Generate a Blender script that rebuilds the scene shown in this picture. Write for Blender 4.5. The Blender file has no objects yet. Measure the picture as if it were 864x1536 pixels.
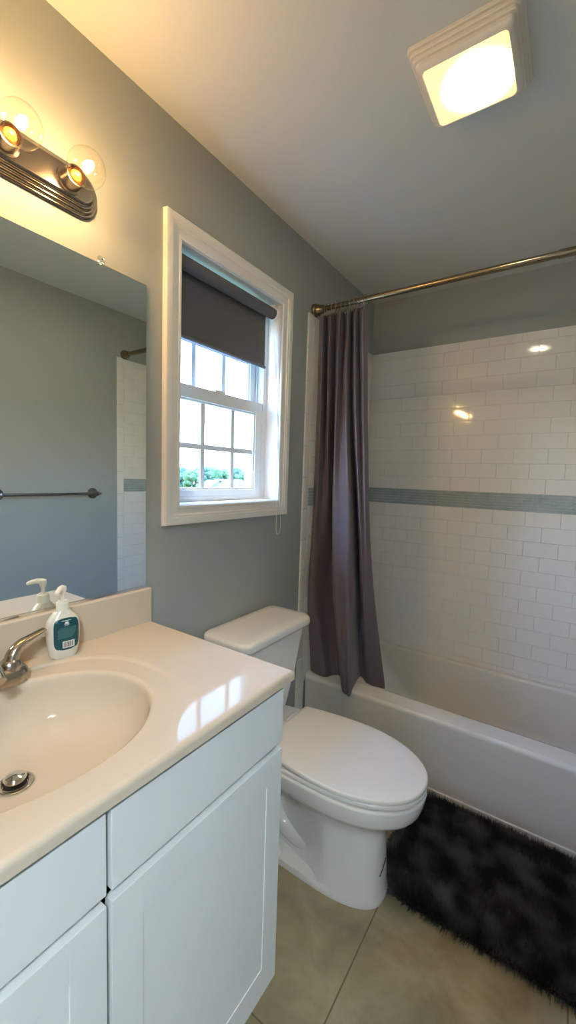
import bpy, bmesh, math, random
from mathutils import Vector, Matrix, noise
random.seed(7)
PI = math.pi
S = bpy.context.scene
COL = S.collection

# ------------------------------------------------------------------ camera, world, sun, exposure
cd = bpy.data.cameras.new('camera')
cam = bpy.data.objects.new('camera', cd)
COL.objects.link(cam)
cd.sensor_fit = 'VERTICAL'
cd.sensor_height = 36.0
cd.lens = 14.4786
cd.clip_start = 0.01
cd.clip_end = 500
cam.matrix_world = Matrix(((0.82484, -0.074066, 0.560494, 1.07119),
                           (0.564482, 0.052469, -0.823776, 0.03275),
                           (0.031605, 0.995872, 0.085087, 1.37223),
                           (0, 0, 0, 1)))
S.camera = cam

SKY_STRENGTH = 1.0
SUN_STRENGTH = 7.0
BULB_STRENGTH = 235.0
CEILING_LIGHT_STRENGTH = 150.0
HALL_FILL_POWER = 85.0

w = bpy.data.worlds.new('sky')
S.world = w
w.use_nodes = True
bg = w.node_tree.nodes['Background']
_n = w.node_tree.nodes
_l = w.node_tree.links
_tc = _n.new('ShaderNodeTexCoord')
_sx = _n.new('ShaderNodeSeparateXYZ')
_l.new(_tc.outputs['Generated'], _sx.inputs[0])
_prev = None
for _z0, _z1, _c in ((0.0, 0.05, (6.3, 7.0, 7.0, 1)), (0.10, 0.30, (4.6, 8.0, 13.0, 1)), (0.30, 0.60, (4.4, 9.4, 20.0, 1))):
    _mr = _n.new('ShaderNodeMapRange')
    _mr.inputs['From Min'].default_value = _z0
    _mr.inputs['From Max'].default_value = _z1
    _l.new(_sx.outputs['Z'], _mr.inputs['Value'])
    _mx = _n.new('ShaderNodeMix')
    _mx.data_type = 'RGBA'
    _mx.clamp_factor = True
    _l.new(_mr.outputs[0], _mx.inputs[0])
    if _prev is None:
        _mx.inputs[6].default_value = (1.2, 1.4, 1.0, 1)
    else:
        _l.new(_prev.outputs[2], _mx.inputs[6])
    _mx.inputs[7].default_value = _c
    _prev = _mx
_l.new(_prev.outputs[2], bg.inputs['Color'])
bg.inputs['Strength'].default_value = SKY_STRENGTH

sl = bpy.data.lights.new('sun', 'SUN')
sl.energy = SUN_STRENGTH
sl.angle = math.radians(0.6)
sl.color = (1.0, 0.95, 0.86)
sun = bpy.data.objects.new('sun', sl)
COL.objects.link(sun)
sun.rotation_euler = Vector((1.0, 0.9, -2.15)).to_track_quat('-Z', 'Y').to_euler()
sun.location = (-6, -4, 10)

vs = S.view_settings
vs.view_transform = 'Standard'
vs.look = 'None'
vs.gamma = 1
vs.use_curve_mapping = False
vs.exposure = 1.2


# ------------------------------------------------------------------ materials
def mat(name, color, rough=0.5, metal=0.0, spec=0.5, coat=0.0, coat_rough=0.05, bump=None, sheen=0.0, emit=None, emit_strength=0.0, var=None):
    m = bpy.data.materials.new(name)
    m.use_nodes = True
    nt = m.node_tree
    b = nt.nodes['Principled BSDF']
    b.inputs['Base Color'].default_value = (*color, 1)
    b.inputs['Roughness'].default_value = rough
    b.inputs['Metallic'].default_value = metal
    b.inputs['Specular IOR Level'].default_value = spec
    b.inputs['Coat Weight'].default_value = coat
    b.inputs['Coat Roughness'].default_value = coat_rough
    if sheen:
        b.inputs['Sheen Weight'].default_value = sheen
    if emit:
        b.inputs['Emission Color'].default_value = (*emit, 1)
        b.inputs['Emission Strength'].default_value = emit_strength
    tc = None
    if bump or var:
        tc = nt.nodes.new('ShaderNodeTexCoord')
    if bump:
        scale, strength, dist = bump
        n = nt.nodes.new('ShaderNodeTexNoise')
        n.inputs['Scale'].default_value = scale
        n.inputs['Detail'].default_value = 3
        nt.links.new(tc.outputs['Object'], n.inputs['Vector'])
        bp = nt.nodes.new('ShaderNodeBump')
        bp.inputs['Strength'].default_value = strength
        bp.inputs['Distance'].default_value = dist
        nt.links.new(n.outputs['Fac'], bp.inputs['Height'])
        nt.links.new(bp.outputs['Normal'], b.inputs['Normal'])
    if var:
        scale, c2, lo, hi = var
        n = nt.nodes.new('ShaderNodeTexNoise')
        n.inputs['Scale'].default_value = scale
        n.inputs['Detail'].default_value = 6
        n.inputs['Roughness'].default_value = 0.65
        nt.links.new(tc.outputs['Object'], n.inputs['Vector'])
        r = nt.nodes.new('ShaderNodeValToRGB')
        r.color_ramp.elements[0].position = lo
        r.color_ramp.elements[0].color = (*color, 1)
        r.color_ramp.elements[1].position = hi
        r.color_ramp.elements[1].color = (*c2, 1)
        nt.links.new(n.outputs['Fac'], r.inputs['Fac'])
        nt.links.new(r.outputs['Color'], b.inputs['Base Color'])
    return m


def thin_glass(name, tint=(1, 1, 1), refl=1.0):
    m = bpy.data.materials.new(name)
    m.use_nodes = True
    nt = m.node_tree
    for n in list(nt.nodes):
        if n.type != 'OUTPUT_MATERIAL':
            nt.nodes.remove(n)
    out = [n for n in nt.nodes if n.type == 'OUTPUT_MATERIAL'][0]
    t = nt.nodes.new('ShaderNodeBsdfTransparent')
    t.inputs['Color'].default_value = (*tint, 1)
    g = nt.nodes.new('ShaderNodeBsdfGlossy')
    g.inputs['Roughness'].default_value = 0.02
    lw = nt.nodes.new('ShaderNodeLayerWeight')
    lw.inputs['Blend'].default_value = 0.5
    f = nt.nodes.new('ShaderNodeMath')
    f.operation = 'POWER'
    f.inputs[1].default_value = 5.0
    nt.links.new(lw.outputs['Facing'], f.inputs[0])
    mu = nt.nodes.new('ShaderNodeMath')
    mu.operation = 'MULTIPLY_ADD'
    mu.inputs[1].default_value = 0.6 if refl < 1.5 else 0.9
    mu.inputs[2].default_value = 0.035 * refl
    nt.links.new(f.outputs[0], mu.inputs[0])
    mx = nt.nodes.new('ShaderNodeMixShader')
    nt.links.new(mu.outputs[0], mx.inputs['Fac'])
    nt.links.new(t.outputs[0], mx.inputs[1])
    nt.links.new(g.outputs[0], mx.inputs[2])
    nt.links.new(mx.outputs[0], out.inputs['Surface'])
    return m


M = {}
M['wall'] = mat('grey_blue_wall_paint', (0.365, 0.39, 0.375), 0.55, bump=(260, 0.06, 0.002))
M['ceiling'] = mat('ceiling_paint', (0.66, 0.665, 0.625), 0.7, bump=(200, 0.08, 0.002))
M['trim'] = mat('white_trim_paint', (0.80, 0.79, 0.76), 0.35)
M['vinyl'] = mat('white_window_vinyl', (0.80, 0.83, 0.84), 0.35)
M['tile'] = mat('white_glazed_tile', (0.83, 0.80, 0.75), 0.07, bump=(9, 0.05, 0.003))
M['grout'] = mat('white_grout', (0.74, 0.71, 0.66), 0.6)
M['band_grout'] = mat('pale_band_grout', (0.62, 0.64, 0.62), 0.8)
M['glass_tile'] = mat('grey_green_glass_tile', (0.30, 0.36, 0.36), 0.08, var=(9, (0.42, 0.47, 0.46), 0.35, 0.65))
M['tub'] = mat('white_tub_acrylic', (0.74, 0.71, 0.65), 0.14, bump=(5, 0.05, 0.004))
M['china'] = mat('white_china', (0.80, 0.78, 0.74), 0.09, coat=0.4)
M['seat'] = mat('white_toilet_seat_plastic', (0.82, 0.79, 0.75), 0.16)
M['marble'] = mat('cream_cultured_marble', (0.62, 0.53, 0.42), 0.06, spec=0.055)
M['cabinet'] = mat('white_cabinet_paint', (0.78, 0.80, 0.80), 0.38, bump=(300, 0.03, 0.001))
M['dark_gap'] = mat('cabinet_inside', (0.30, 0.31, 0.32), 0.7)
M['nickel'] = mat('brushed_nickel', (0.46, 0.41, 0.35), 0.24, metal=1.0)
M['bar_metal'] = mat('brushed_bronze_nickel', (0.27, 0.235, 0.205), 0.26, metal=1.0, bump=(80, 0.05, 0.001))
M['bronze'] = mat('antique_brass', (0.25, 0.205, 0.135), 0.24, metal=1.0)
M['chrome'] = mat('chrome', (0.75, 0.73, 0.70), 0.10, metal=1.0)
M['steel'] = mat('towel_bar_steel', (0.30, 0.30, 0.32), 0.25, metal=1.0)
M['mirror'] = mat('mirror_silver', (0.88, 0.93, 0.90), 0.0, metal=1.0)
M['mirror_edge'] = mat('mirror_edge', (0.06, 0.06, 0.07), 0.3)
M['clear'] = thin_glass('clear_glass')
M['bulb_glass'] = thin_glass('bulb_glass', (1.0, 0.98, 0.94), 1.6)
M['clear_plastic'] = thin_glass('clear_plastic', (0.92, 0.92, 0.9), 3.0)
M['filament'] = mat('glowing_filament', (1, 0.8, 0.5), 0.5, emit=(1.0, 0.61, 0.25), emit_strength=BULB_STRENGTH)
M['bulb_base'] = mat('bulb_brass', (0.75, 0.48, 0.22), 0.3, metal=1.0)
M['amber'] = mat('amber_bulb_stem', (0.5, 0.17, 0.03), 0.35, emit=(1.0, 0.30, 0.04), emit_strength=0.25)
M['shade'] = mat('grey_blackout_fabric', (0.115, 0.115, 0.125), 0.85, bump=(900, 0.2, 0.0006))
M['shade_hem'] = mat('grey_hem', (0.15, 0.15, 0.165), 0.8)
M['white_plastic'] = mat('white_plastic', (0.82, 0.82, 0.80), 0.35)
M['fixture'] = mat('cream_fixture_plastic', (0.80, 0.74, 0.66), 0.45)
M['soap_white'] = mat('cloudy_soap_plastic', (0.72, 0.69, 0.61), 0.18)
M['pump'] = mat('ivory_pump_plastic', (0.84, 0.80, 0.70), 0.3)
M['teal'] = mat('teal_label', (0.003, 0.07, 0.09), 0.3)
M['label_ink'] = mat('pale_teal_print', (0.06, 0.19, 0.20), 0.5)
M['label_white'] = mat('white_print', (0.75, 0.76, 0.74), 0.5)
M['label_dark'] = mat('barcode_ink', (0.10, 0.07, 0.06), 0.5)
M['mat_base'] = mat('mat_backing', (0.012, 0.012, 0.013), 0.95)
M['crack'] = mat('dark_line', (0.02, 0.02, 0.02), 0.6)
M['dark'] = mat('dark_hole', (0.01, 0.01, 0.01), 0.5)
M['lawn'] = mat('lawn_grass', (0.042, 0.068, 0.022), 0.9, var=(0.25, (0.07, 0.10, 0.04), 0.4, 0.65))
M['leaf'] = mat('tree_leaves', (0.018, 0.046, 0.013), 0.9, var=(1.5, (0.045, 0.09, 0.027), 0.38, 0.62))
M['leaf_dark'] = mat('blue_green_leaves', (0.018, 0.042, 0.026), 0.9, var=(1.5, (0.038, 0.075, 0.045), 0.38, 0.62))
M['bark'] = mat('bark', (0.16, 0.12, 0.09), 0.9)
M['siding'] = mat('pale_siding', (0.20, 0.195, 0.185), 0.7)
M['roofing'] = mat('grey_shingle', (0.035, 0.042, 0.050), 0.85)
M['house_glass'] = mat('house_window', (0.15, 0.2, 0.25), 0.2)
M['hall'] = mat('hall_paint', (0.62, 0.62, 0.60), 0.6)
M['soffit'] = mat('soffit_vinyl', (0.7, 0.72, 0.74), 0.6)
M['lamp_glow'] = mat('hall_lamp_glow', (0.9, 0.9, 0.9), 0.5, emit=(0.80, 0.92, 1.0), emit_strength=HALL_FILL_POWER)  # emission of the added hall fill light


def floor_material():
    m = mat('tan_floor_tile', (0.30, 0.25, 0.165), 0.33)
    nt = m.node_tree
    b = nt.nodes['Principled BSDF']
    tc = nt.nodes.new('ShaderNodeTexCoord')
    n1 = nt.nodes.new('ShaderNodeTexNoise')
    n1.inputs['Scale'].default_value = 5.0
    n1.inputs['Detail'].default_value = 8
    n1.inputs['Roughness'].default_value = 0.62
    n1.inputs['Distortion'].default_value = 0.6
    nt.links.new(tc.outputs['Object'], n1.inputs['Vector'])
    r = nt.nodes.new('ShaderNodeValToRGB')
    r.color_ramp.elements[0].position = 0.32
    r.color_ramp.elements[0].color = (0.25, 0.195, 0.105, 1)
    r.color_ramp.elements[1].position = 0.70
    r.color_ramp.elements[1].color = (0.45, 0.38, 0.235, 1)
    nt.links.new(n1.outputs['Fac'], r.inputs['Fac'])
    sep = nt.nodes.new('ShaderNodeSeparateXYZ')
    nt.links.new(tc.outputs['Object'], sep.inputs[0])
    masks = []
    for ax, off in (('X', 0.66), ('Y', 1.29)):
        s1 = nt.nodes.new('ShaderNodeMath'); s1.operation = 'SUBTRACT'; s1.inputs[1].default_value = off - 0.508 * 10.5
        nt.links.new(sep.outputs[ax], s1.inputs[0])
        s2 = nt.nodes.new('ShaderNodeMath'); s2.operation = 'MODULO'; s2.inputs[1].default_value = 0.508
        nt.links.new(s1.outputs[0], s2.inputs[0])
        s3 = nt.nodes.new('ShaderNodeMath'); s3.operation = 'SUBTRACT'; s3.inputs[1].default_value = 0.254
        nt.links.new(s2.outputs[0], s3.inputs[0])
        s4 = nt.nodes.new('ShaderNodeMath'); s4.operation = 'ABSOLUTE'
        nt.links.new(s3.outputs[0], s4.inputs[0])
        s5 = nt.nodes.new('ShaderNodeMath'); s5.operation = 'LESS_THAN'; s5.inputs[1].default_value = 0.0022
        nt.links.new(s4.outputs[0], s5.inputs[0])
        masks.append(s5)
    mx = nt.nodes.new('ShaderNodeMath'); mx.operation = 'MAXIMUM'
    nt.links.new(masks[0].outputs[0], mx.inputs[0])
    nt.links.new(masks[1].outputs[0], mx.inputs[1])
    mix = nt.nodes.new('ShaderNodeMix'); mix.data_type = 'RGBA'
    nt.links.new(mx.outputs[0], mix.inputs[0])
    nt.links.new(r.outputs['Color'], mix.inputs[6])
    mix.inputs[7].default_value = (0.17, 0.13, 0.075, 1)
    nt.links.new(mix.outputs[2], b.inputs['Base Color'])
    return m


M['floor'] = floor_material()


def curtain_material():
    m = mat('mauve_grey_curtain', (0.150, 0.120, 0.138), 0.72, spec=0.3, sheen=0.12)
    nt = m.node_tree
    b = nt.nodes['Principled BSDF']
    tc = nt.nodes.new('ShaderNodeTexCoord')
    wv = nt.nodes.new('ShaderNodeTexWave')
    wv.bands_direction = 'Z'
    wv.inputs['Scale'].default_value = 45.0
    wv.inputs['Distortion'].default_value = 0.6
    wv.inputs['Detail'].default_value = 1.0
    nt.links.new(tc.outputs['Object'], wv.inputs['Vector'])
    bp = nt.nodes.new('ShaderNodeBump')
    bp.inputs['Strength'].default_value = 0.18
    bp.inputs['Distance'].default_value = 0.0015
    nt.links.new(wv.outputs['Fac'], bp.inputs['Height'])
    nt.links.new(bp.outputs['Normal'], b.inputs['Normal'])
    return m


M['curtain'] = curtain_material()


def diffuser_material():
    # the lamp behind the lens sits towards +X: its own glow is strongest there
    m = mat('glowing_lens', (0.9, 0.85, 0.7), 0.4)
    nt = m.node_tree
    b = nt.nodes['Principled BSDF']
    tc = nt.nodes.new('ShaderNodeTexCoord')
    mp = nt.nodes.new('ShaderNodeMapping')
    mp.inputs['Location'].default_value = (-0.15, 0.0, 0.0)
    mp.inputs['Scale'].default_value = (8.5, 8.5, 0.0)
    nt.links.new(tc.outputs['Object'], mp.inputs['Vector'])
    ln = nt.nodes.new('ShaderNodeVectorMath'); ln.operation = 'LENGTH'
    nt.links.new(mp.outputs['Vector'], ln.inputs[0])
    mr = nt.nodes.new('ShaderNodeMapRange')
    mr.inputs['From Min'].default_value = 0.0
    mr.inputs['From Max'].default_value = 0.95
    mr.inputs['To Min'].default_value = 1.0
    mr.inputs['To Max'].default_value = 0.0
    nt.links.new(ln.outputs['Value'], mr.inputs['Value'])
    pw = nt.nodes.new('ShaderNodeMath'); pw.operation = 'POWER'
    pw.inputs[1].default_value = 4.0
    nt.links.new(mr.outputs[0], pw.inputs[0])
    mx = nt.nodes.new('ShaderNodeMix')
    mx.data_type = 'RGBA'
    nt.links.new(pw.outputs[0], mx.inputs[0])
    k = CEILING_LIGHT_STRENGTH
    mx.inputs[7].default_value = (k, 0.89 * k, 0.62 * k, 1)
    mx.inputs[6].default_value = (0.45, 0.34, 0.13, 1)
    nt.links.new(mx.outputs[2], b.inputs['Emission Color'])
    b.inputs['Emission Strength'].default_value = 1.0
    return m


M['lens'] = diffuser_material()


# ------------------------------------------------------------------ mesh helpers
def new():
    return bmesh.new()


def box(bm, x0, x1, y0, y1, z0, z1, bev=0.0, seg=2):
    r = bmesh.ops.create_cube(bm, size=1.0)
    vsx = r['verts']
    for v in vsx:
        v.co = Vector((x0 + (v.co.x + 0.5) * (x1 - x0), y0 + (v.co.y + 0.5) * (y1 - y0), z0 + (v.co.z + 0.5) * (z1 - z0)))
    if bev > 0:
        es = set()
        for v in vsx:
            for e in v.link_edges:
                es.add(e)
        bmesh.ops.bevel(bm, geom=list(es), offset=bev, segments=seg, profile=0.5, affect='EDGES')
    return bm


def loft(bm, loops, cap0=True, cap1=True, closed=True):
    rings = [[bm.verts.new(p) for p in lp] for lp in loops]
    n = len(rings[0])
    for a, b in zip(rings[:-1], rings[1:]):
        for i in range(n if closed else n - 1):
            j = (i + 1) % n
            try:
                bm.faces.new((a[i], a[j], b[j], b[i]))
            except ValueError:
                pass
    if cap0:
        bm.faces.new(rings[0][::-1])
    if cap1:
        bm.faces.new(rings[-1])
    return bm


def lathe(bm, prof, org, axis=(0, 0, 1), n=32):
    """prof: (radius, height) list along axis from org"""
    ax = Vector(axis).normalized()
    q = Vector((0, 0, 1)).rotation_difference(ax)
    loops = []
    for r, h in prof:
        loops.append([Vector(org) + q @ Vector((max(r, 1e-5) * math.cos(2 * PI * i / n), max(r, 1e-5) * math.sin(2 * PI * i / n), h)) for i in range(n)])
    return loft(bm, loops)


def tube(bm, pts, radii, n=12, caps=True, flat=None):
    pts = [Vector(p) for p in pts]
    if not isinstance(radii, (list, tuple)):
        radii = [radii] * len(pts)
    loops = []
    prev = None
    for i, p in enumerate(pts):
        t = (pts[min(i + 1, len(pts) - 1)] - pts[max(i - 1, 0)]).normalized()
        if prev is None:
            u = t.orthogonal().normalized()
        else:
            u = (prev - t * prev.dot(t)).normalized()
        prev = u
        v = t.cross(u)
        loops.append([p + radii[i] * (math.cos(2 * PI * k / n) * u + math.sin(2 * PI * k / n) * v) for k in range(n)])
    return loft(bm, loops, caps, caps)


def bez(p, n=16):
    """catmull-rom through the points"""
    p = [Vector(a) for a in p]
    out = []
    for i in range(len(p) - 1):
        p0, p1, p2, p3 = p[max(i - 1, 0)], p[i], p[i + 1], p[min(i + 2, len(p) - 1)]
        for k in range(n):
            t = k / n
            out.append(0.5 * ((2 * p1) + (p2 - p0) * t + (2 * p0 - 5 * p1 + 4 * p2 - p3) * t * t + (3 * p1 - p0 - 3 * p2 + p3) * t ** 3))
    out.append(p[-1])
    return out


def torus(bm, c, R, r, axis=(0, 0, 1), n=28, k=8):
    q = Vector((0, 0, 1)).rotation_difference(Vector(axis).normalized())
    loops = []
    for i in range(n):
        a = 2 * PI * i / n
        loops.append([Vector(c) + q @ Vector(((R + r * math.cos(b)) * math.cos(a), (R + r * math.cos(b)) * math.sin(a), r * math.sin(b))) for b in [2 * PI * j / k for j in range(k)]])
    loops.append(loops[0])
    loft(bm, loops, False, False)
    bmesh.ops.remove_doubles(bm, verts=bm.verts, dist=1e-6)
    return bm


def obj(name, bm, material, parent=None, root=None, smooth=True, ang=35, wn=True):
    """link bm (built in world coordinates) as one mesh; origin goes to root's location"""
    bmesh.ops.recalc_face_normals(bm, faces=bm.faces)
    off = Vector(root.location) if root is not None else Vector((0, 0, 0))
    if off.length:
        bmesh.ops.translate(bm, verts=bm.verts, vec=-off)
    me = bpy.data.meshes.new(name)
    bm.to_mesh(me)
    bm.free()
    me.materials.append(material)
    if smooth:
        for p in me.polygons:
            p.use_smooth = True
        me.set_sharp_from_angle(angle=math.radians(ang))
    o = bpy.data.objects.new(name, me)
    COL.objects.link(o)
    if smooth and wn:
        wm = o.modifiers.new('normals', 'WEIGHTED_NORMAL')
        wm.keep_sharp = True
    if parent is not None:
        o.parent = parent
    return o


def thing(name, label, cat, loc, group=None):
    o = bpy.data.objects.new(name, None)
    o.empty_display_size = 0.05
    COL.objects.link(o)
    o.location = loc
    o['label'] = label
    o['category'] = cat
    if group:
        o['group'] = group
    return o


def tag(o, label, cat, group=None):
    o['label'] = label
    o['category'] = cat
    if group:
        o['group'] = group
    return o


def struct(name, bm, m, parent=None, label=None, **k):
    o = obj(name, bm, m, parent, **k)
    if parent is None:
        o['kind'] = 'structure'
        if label:
            o['label'] = label
    return o


def part(name, bm, m, root, parent=None, label=None, **k):
    o = obj(name, bm, m, parent or root, root, **k)
    if label:
        o['label'] = label
    return o


def rrect(cx, cy, hx, hy, r, z, n=8):
    r = min(r, hx - 1e-4, hy - 1e-4)
    pts = []
    for sx, sy, a0 in ((1, 1, 0), (-1, 1, 90), (-1, -1, 180), (1, -1, 270)):
        for k in range(n + 1):
            a = math.radians(a0 + 90 * k / n)
            pts.append(Vector((cx + sx * (hx - r) + r * math.cos(a), cy + sy * (hy - r) + r * math.sin(a), z)))
    return pts


# ------------------------------------------------------------------ dimensions
W = 1.524          # room width
YB = 2.478         # back wall
YF = -0.14         # front wall
H = 2.44
TY = 1.716         # front edge of the tub tile
TZ = 2.136         # top of the tile
WT = 0.15          # outer wall thickness
WY0, WY1, WZ0, WZ1 = 0.948, 1.514, 1.262, 2.108   # window opening

# ------------------------------------------------------------------ room shell
bm = new()
box(bm, -0.02, W + 0.02, YF - 0.02, YB + 0.02, -0.12, 0.0)
box(bm, 0.2, W + 0.5, -2.0, YF - 0.02, -0.12, 0.0)
struct('floor', bm, M['floor'], label='tan stone look floor with thin grout lines', smooth=False)

bm = new()
box(bm, -0.02, W + 0.02, YF - 0.02, YB + 0.02, H, H + 0.12)
struct('ceiling', bm, M['ceiling'], label='white painted bathroom ceiling', smooth=False)

bm = new()
box(bm, -WT, 0, YF - 0.12, WY0, -0.0, H)
box(bm, -WT, 0, WY1, YB + 0.12, -0.0, H)
box(bm, -WT, 0, WY0, WY1, 0, WZ0)
box(bm, -WT, 0, WY0, WY1, WZ1, H)
struct('wall_left', bm, M['wall'], label='grey wall with the mirror and the window', smooth=False)

bm = new()
box(bm, W, W + 0.12, YF - 0.12, YB + 0.12, 0, H)
struct('wall_right', bm, M['wall'], label='grey wall seen in the mirror', smooth=False)
bm = new()
box(bm, 0, W, YB, YB + 0.12, 0, H)
struct('wall_back', bm, M['wall'], label='grey wall above the tub tile', smooth=False)
DX0, DX1, DZ = 0.70, 1.46, 2.04
bm = new()
box(bm, 0, DX0, YF - 0.12, YF, 0, H)
box(bm, DX1, W, YF - 0.12, YF, 0, H)
box(bm, DX0, DX1, YF - 0.12, YF, DZ, H)
struct('wall_front', bm, M['wall'], smooth=False)
bm = new()
for x0, x1, z0, z1 in ((DX0 - 0.057, DX0, 0, DZ + 0.057), (DX1, DX1 + 0.057, 0, DZ + 0.057), (DX0, DX1, DZ, DZ + 0.057)):
    box(bm, x0, x1, YF, YF + 0.015, z0, z1, 0.004)
struct('trim_1', bm, M['trim'])
# the hall the picture is taken from
bm = new()
box(bm, 0.1, 0.2, -2.0, YF - 0.12, 0, H)
box(bm, W + 0.5, W + 0.6, -2.0, YF - 0.12, 0, H)
box(bm, 0.1, W + 0.6, -2.1, -2.0, 0, H)
struct('wall_hall', bm, M['hall'], smooth=False)
bm = new()
box(bm, 0.1, W + 0.6, -2.1, YF - 0.12, H, H + 0.1)
struct('ceiling_hall', bm, M['ceiling'], smooth=False)
t = thing('hall_ceiling_lamp', 'round white flush lamp on the hall ceiling', 'lamp', (1.72, -0.70, H))  # added out of view: cool fill through the doorway onto the cabinet front
bm = new()
lathe(bm, [(0.17, 0), (0.17, -0.02), (0.16, -0.03), (0.0, -0.03)], (1.72, -0.70, H))
part('base', bm, M['white_plastic'], t)
bm = new()
lathe(bm, [(0.155, -0.03), (0.15, -0.06), (0.11, -0.09), (0.0, -0.10)], (1.72, -0.70, H))
part('lamp_shade', bm, M['lamp_glow'], t)

# baseboards
bm = new()
box(bm, 0.0, 0.013, 0.815, TY, 0, 0.085, 0.004)
struct('baseboard_left', bm, M['trim'])
bm = new()
box(bm, W - 0.013, W, YF, TY, 0, 0.085, 0.004)
struct('baseboard_right', bm, M['trim'])

# ------------------------------------------------------------------ tub tile
ROW = 0.0768
TW = 0.1524
RIM = 0.359
B0, B1 = 1.2326, 1.3226
GAP = 0.0014


def tile_box(bm, axis, plane, sgn, u0, u1, z0, z1, th=0.0066, bev=0.0014):
    """tile standing on a wall; axis 'y' -> back wall (u = x), 'x' -> side wall (u = y)"""
    a, b = sorted((plane, plane + sgn * th))
    if axis == 'y':
        box(bm, u0, u1, a, b, z0, z1, bev, 2)
    else:
        box(bm, a, b, u0, u1, z0, z1, bev, 2)


def tile_field(bm, axis, plane, sgn, u0, u1, uoff, zlow, edge=None):
    rows = []
    z = B1
    k = 0
    while z < TZ - 0.06:
        rows.append((z, z + ROW, k)); z += ROW; k += 1
    rows.append((z, TZ, k))
    z = B0
    k = 1
    while z > zlow + 0.001:
        rows.append((max(z - ROW, zlow), z, k)); z -= ROW; k += 1
    for z0, z1, k in rows:
        off = uoff + (0 if k % 2 == 0 else TW / 2)
        i = math.floor((u0 - off) / TW)
        u = off + i * TW
        while u < u1:
            a, b = max(u, u0), min(u + TW, u1)
            if b - a > 0.012:
                tile_box(bm, axis, plane, sgn, a + GAP / 2, b - GAP / 2, z0 + GAP / 2, z1 - GAP / 2)
            u += TW


def band(bm, axis, plane, sgn, u0, u1, th=0.0085):
    nrow = 6
    hgt = (B1 - B0) / nrow
    for r in range(nrow):
        u = u0 - random.uniform(0, 0.1)
        while u < u1:
            L = random.choice((0.06, 0.1, 0.14, 0.2))
            a, b = max(u, u0), min(u + L, u1)
            if b - a > 0.006:
                tile_box(bm, axis, plane, sgn, a + 0.001, b - 0.001, B0 + r * hgt + 0.001, B0 + (r + 1) * hgt - 0.001, th, 0.001)
            u += L


GT = 0.006  # grout bed
bm = new(); box(bm, 0.0, W, YB - GT, YB, RIM - 0.04, TZ - 0.001)
tb = struct('wall_back_tile', bm, M['grout'], label='white subway tile behind the tub', smooth=False)
bm = new(); tile_field(bm, 'y', YB - 0.002, -1, 0.010, W - 0.010, 0.436 - 3 * TW + TW / 2, RIM - 0.01)
obj('subway_tiles', bm, M['tile'], tb)
bm = new(); box(bm, 0.010, W - 0.010, YB - 0.0072, YB - 0.003, B0, B1)
bo = obj('band_bed', bm, M['band_grout'], tb, smooth=False)
bm = new(); band(bm, 'y', YB - 0.003, -1, 0.010, W - 0.010)
obj('mosaic_band', bm, M['glass_tile'], tb)['label'] = 'grey green glass mosaic band'

for nm, pl, sg in (('wall_left_tile', 0.0, 1), ('wall_right_tile', W, -1)):
    a, b = sorted((pl, pl + sg * GT))
    bm = new(); box(bm, a, b, TY + 0.004, YB - 0.008, RIM - 0.04, TZ - 0.001)
    box(bm, a, b, TY + 0.004, TY + 0.074, 0.0, RIM - 0.04)
    ts = struct(nm, bm, M['grout'], smooth=False)
    bm = new()
    tile_field(bm, 'x', pl + sg * 0.002, sg, TY + 0.048, YB - 0.009, TY + 0.048 - 0.07, RIM - 0.01)
    # bullnose column down the front edge, to the floor beside the tub
    z = 0.0
    while z < TZ - 0.001:
        z1 = min(z + TW, TZ)
        tile_box(bm, 'x', pl + sg * 0.001, sg, TY, TY + 0.047, z + GAP / 2, z1 - GAP / 2, 0.0095, 0.004)
        z = z1
    obj('subway_tiles', bm, M['tile'], ts)
    bm = new()
    a, b = sorted((pl + sg * 0.003, pl + sg * 0.0078))
    box(bm, a, b, TY + 0.05, YB - 0.009, B0 + 0.001, B1 - 0.001)
    obj('band_bed', bm, M['band_grout'], ts, smooth=False)
    bm = new(); band(bm, 'x', pl + sg * 0.003, sg, TY + 0.05, YB - 0.009)
    obj('mosaic_band', bm, M['glass_tile'], ts)

# ------------------------------------------------------------------ window (structure)
def casing_profile_frame(bm, y0, y1, z0, z1, prof):
    """mitred frame: prof = list of (outset from opening, x)"""
    def ring(o, x):
        return [Vector((x, y0 - o, z0 - o)), Vector((x, y1 + o, z0 - o)), Vector((x, y1 + o, z1 + o)), Vector((x, y0 - o, z1 + o))]
    rings = [ring(o, x) for o, x in prof]
    vr = [[bm.verts.new(p) for p in r] for r in rings]
    n = len(vr)
    for i in range(n):
        a, b = vr[i], vr[(i + 1) % n]
        for k in range(4):
            j = (k + 1) % 4
            bm.faces.new((a[k], a[j], b[j], b[k]))


win = bpy.data.objects.new('window_1', None)
COL.objects.link(win)
win.location = (0, (WY0 + WY1) / 2, WZ0)
win['kind'] = 'structure'
win['label'] = 'white double hung window with muntins above the toilet'
bm = new()
casing_profile_frame(bm, WY0 + 0.006, WY1 - 0.006, WZ0 + 0.006, WZ1 - 0.006,
                     [(0.0, 0.0), (0.0, 0.010), (0.003, 0.013), (0.010, 0.013), (0.012, 0.0105), (0.030, 0.0125), (0.033, 0.0165),
                      (0.040, 0.0175), (0.042, 0.0195), (0.058, 0.0205), (0.064, 0.0185), (0.066, 0.0)])
part('casing', bm, M['trim'], win, ang=25)
# jamb lining
bm = new()
JX = -0.074
for y0, y1, z0, z1 in ((WY0, WY0 + 0.01, WZ0, WZ1), (WY1 - 0.006, WY1, WZ0, WZ1), (WY0, WY1, WZ0, WZ0 + 0.008), (WY0, WY1, WZ1 - 0.008, WZ1)):
    box(bm, JX, 0.004, y0, y1, z0, z1, 0.001, 1)
part('jamb', bm, M['trim'], win, smooth=False)
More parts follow.
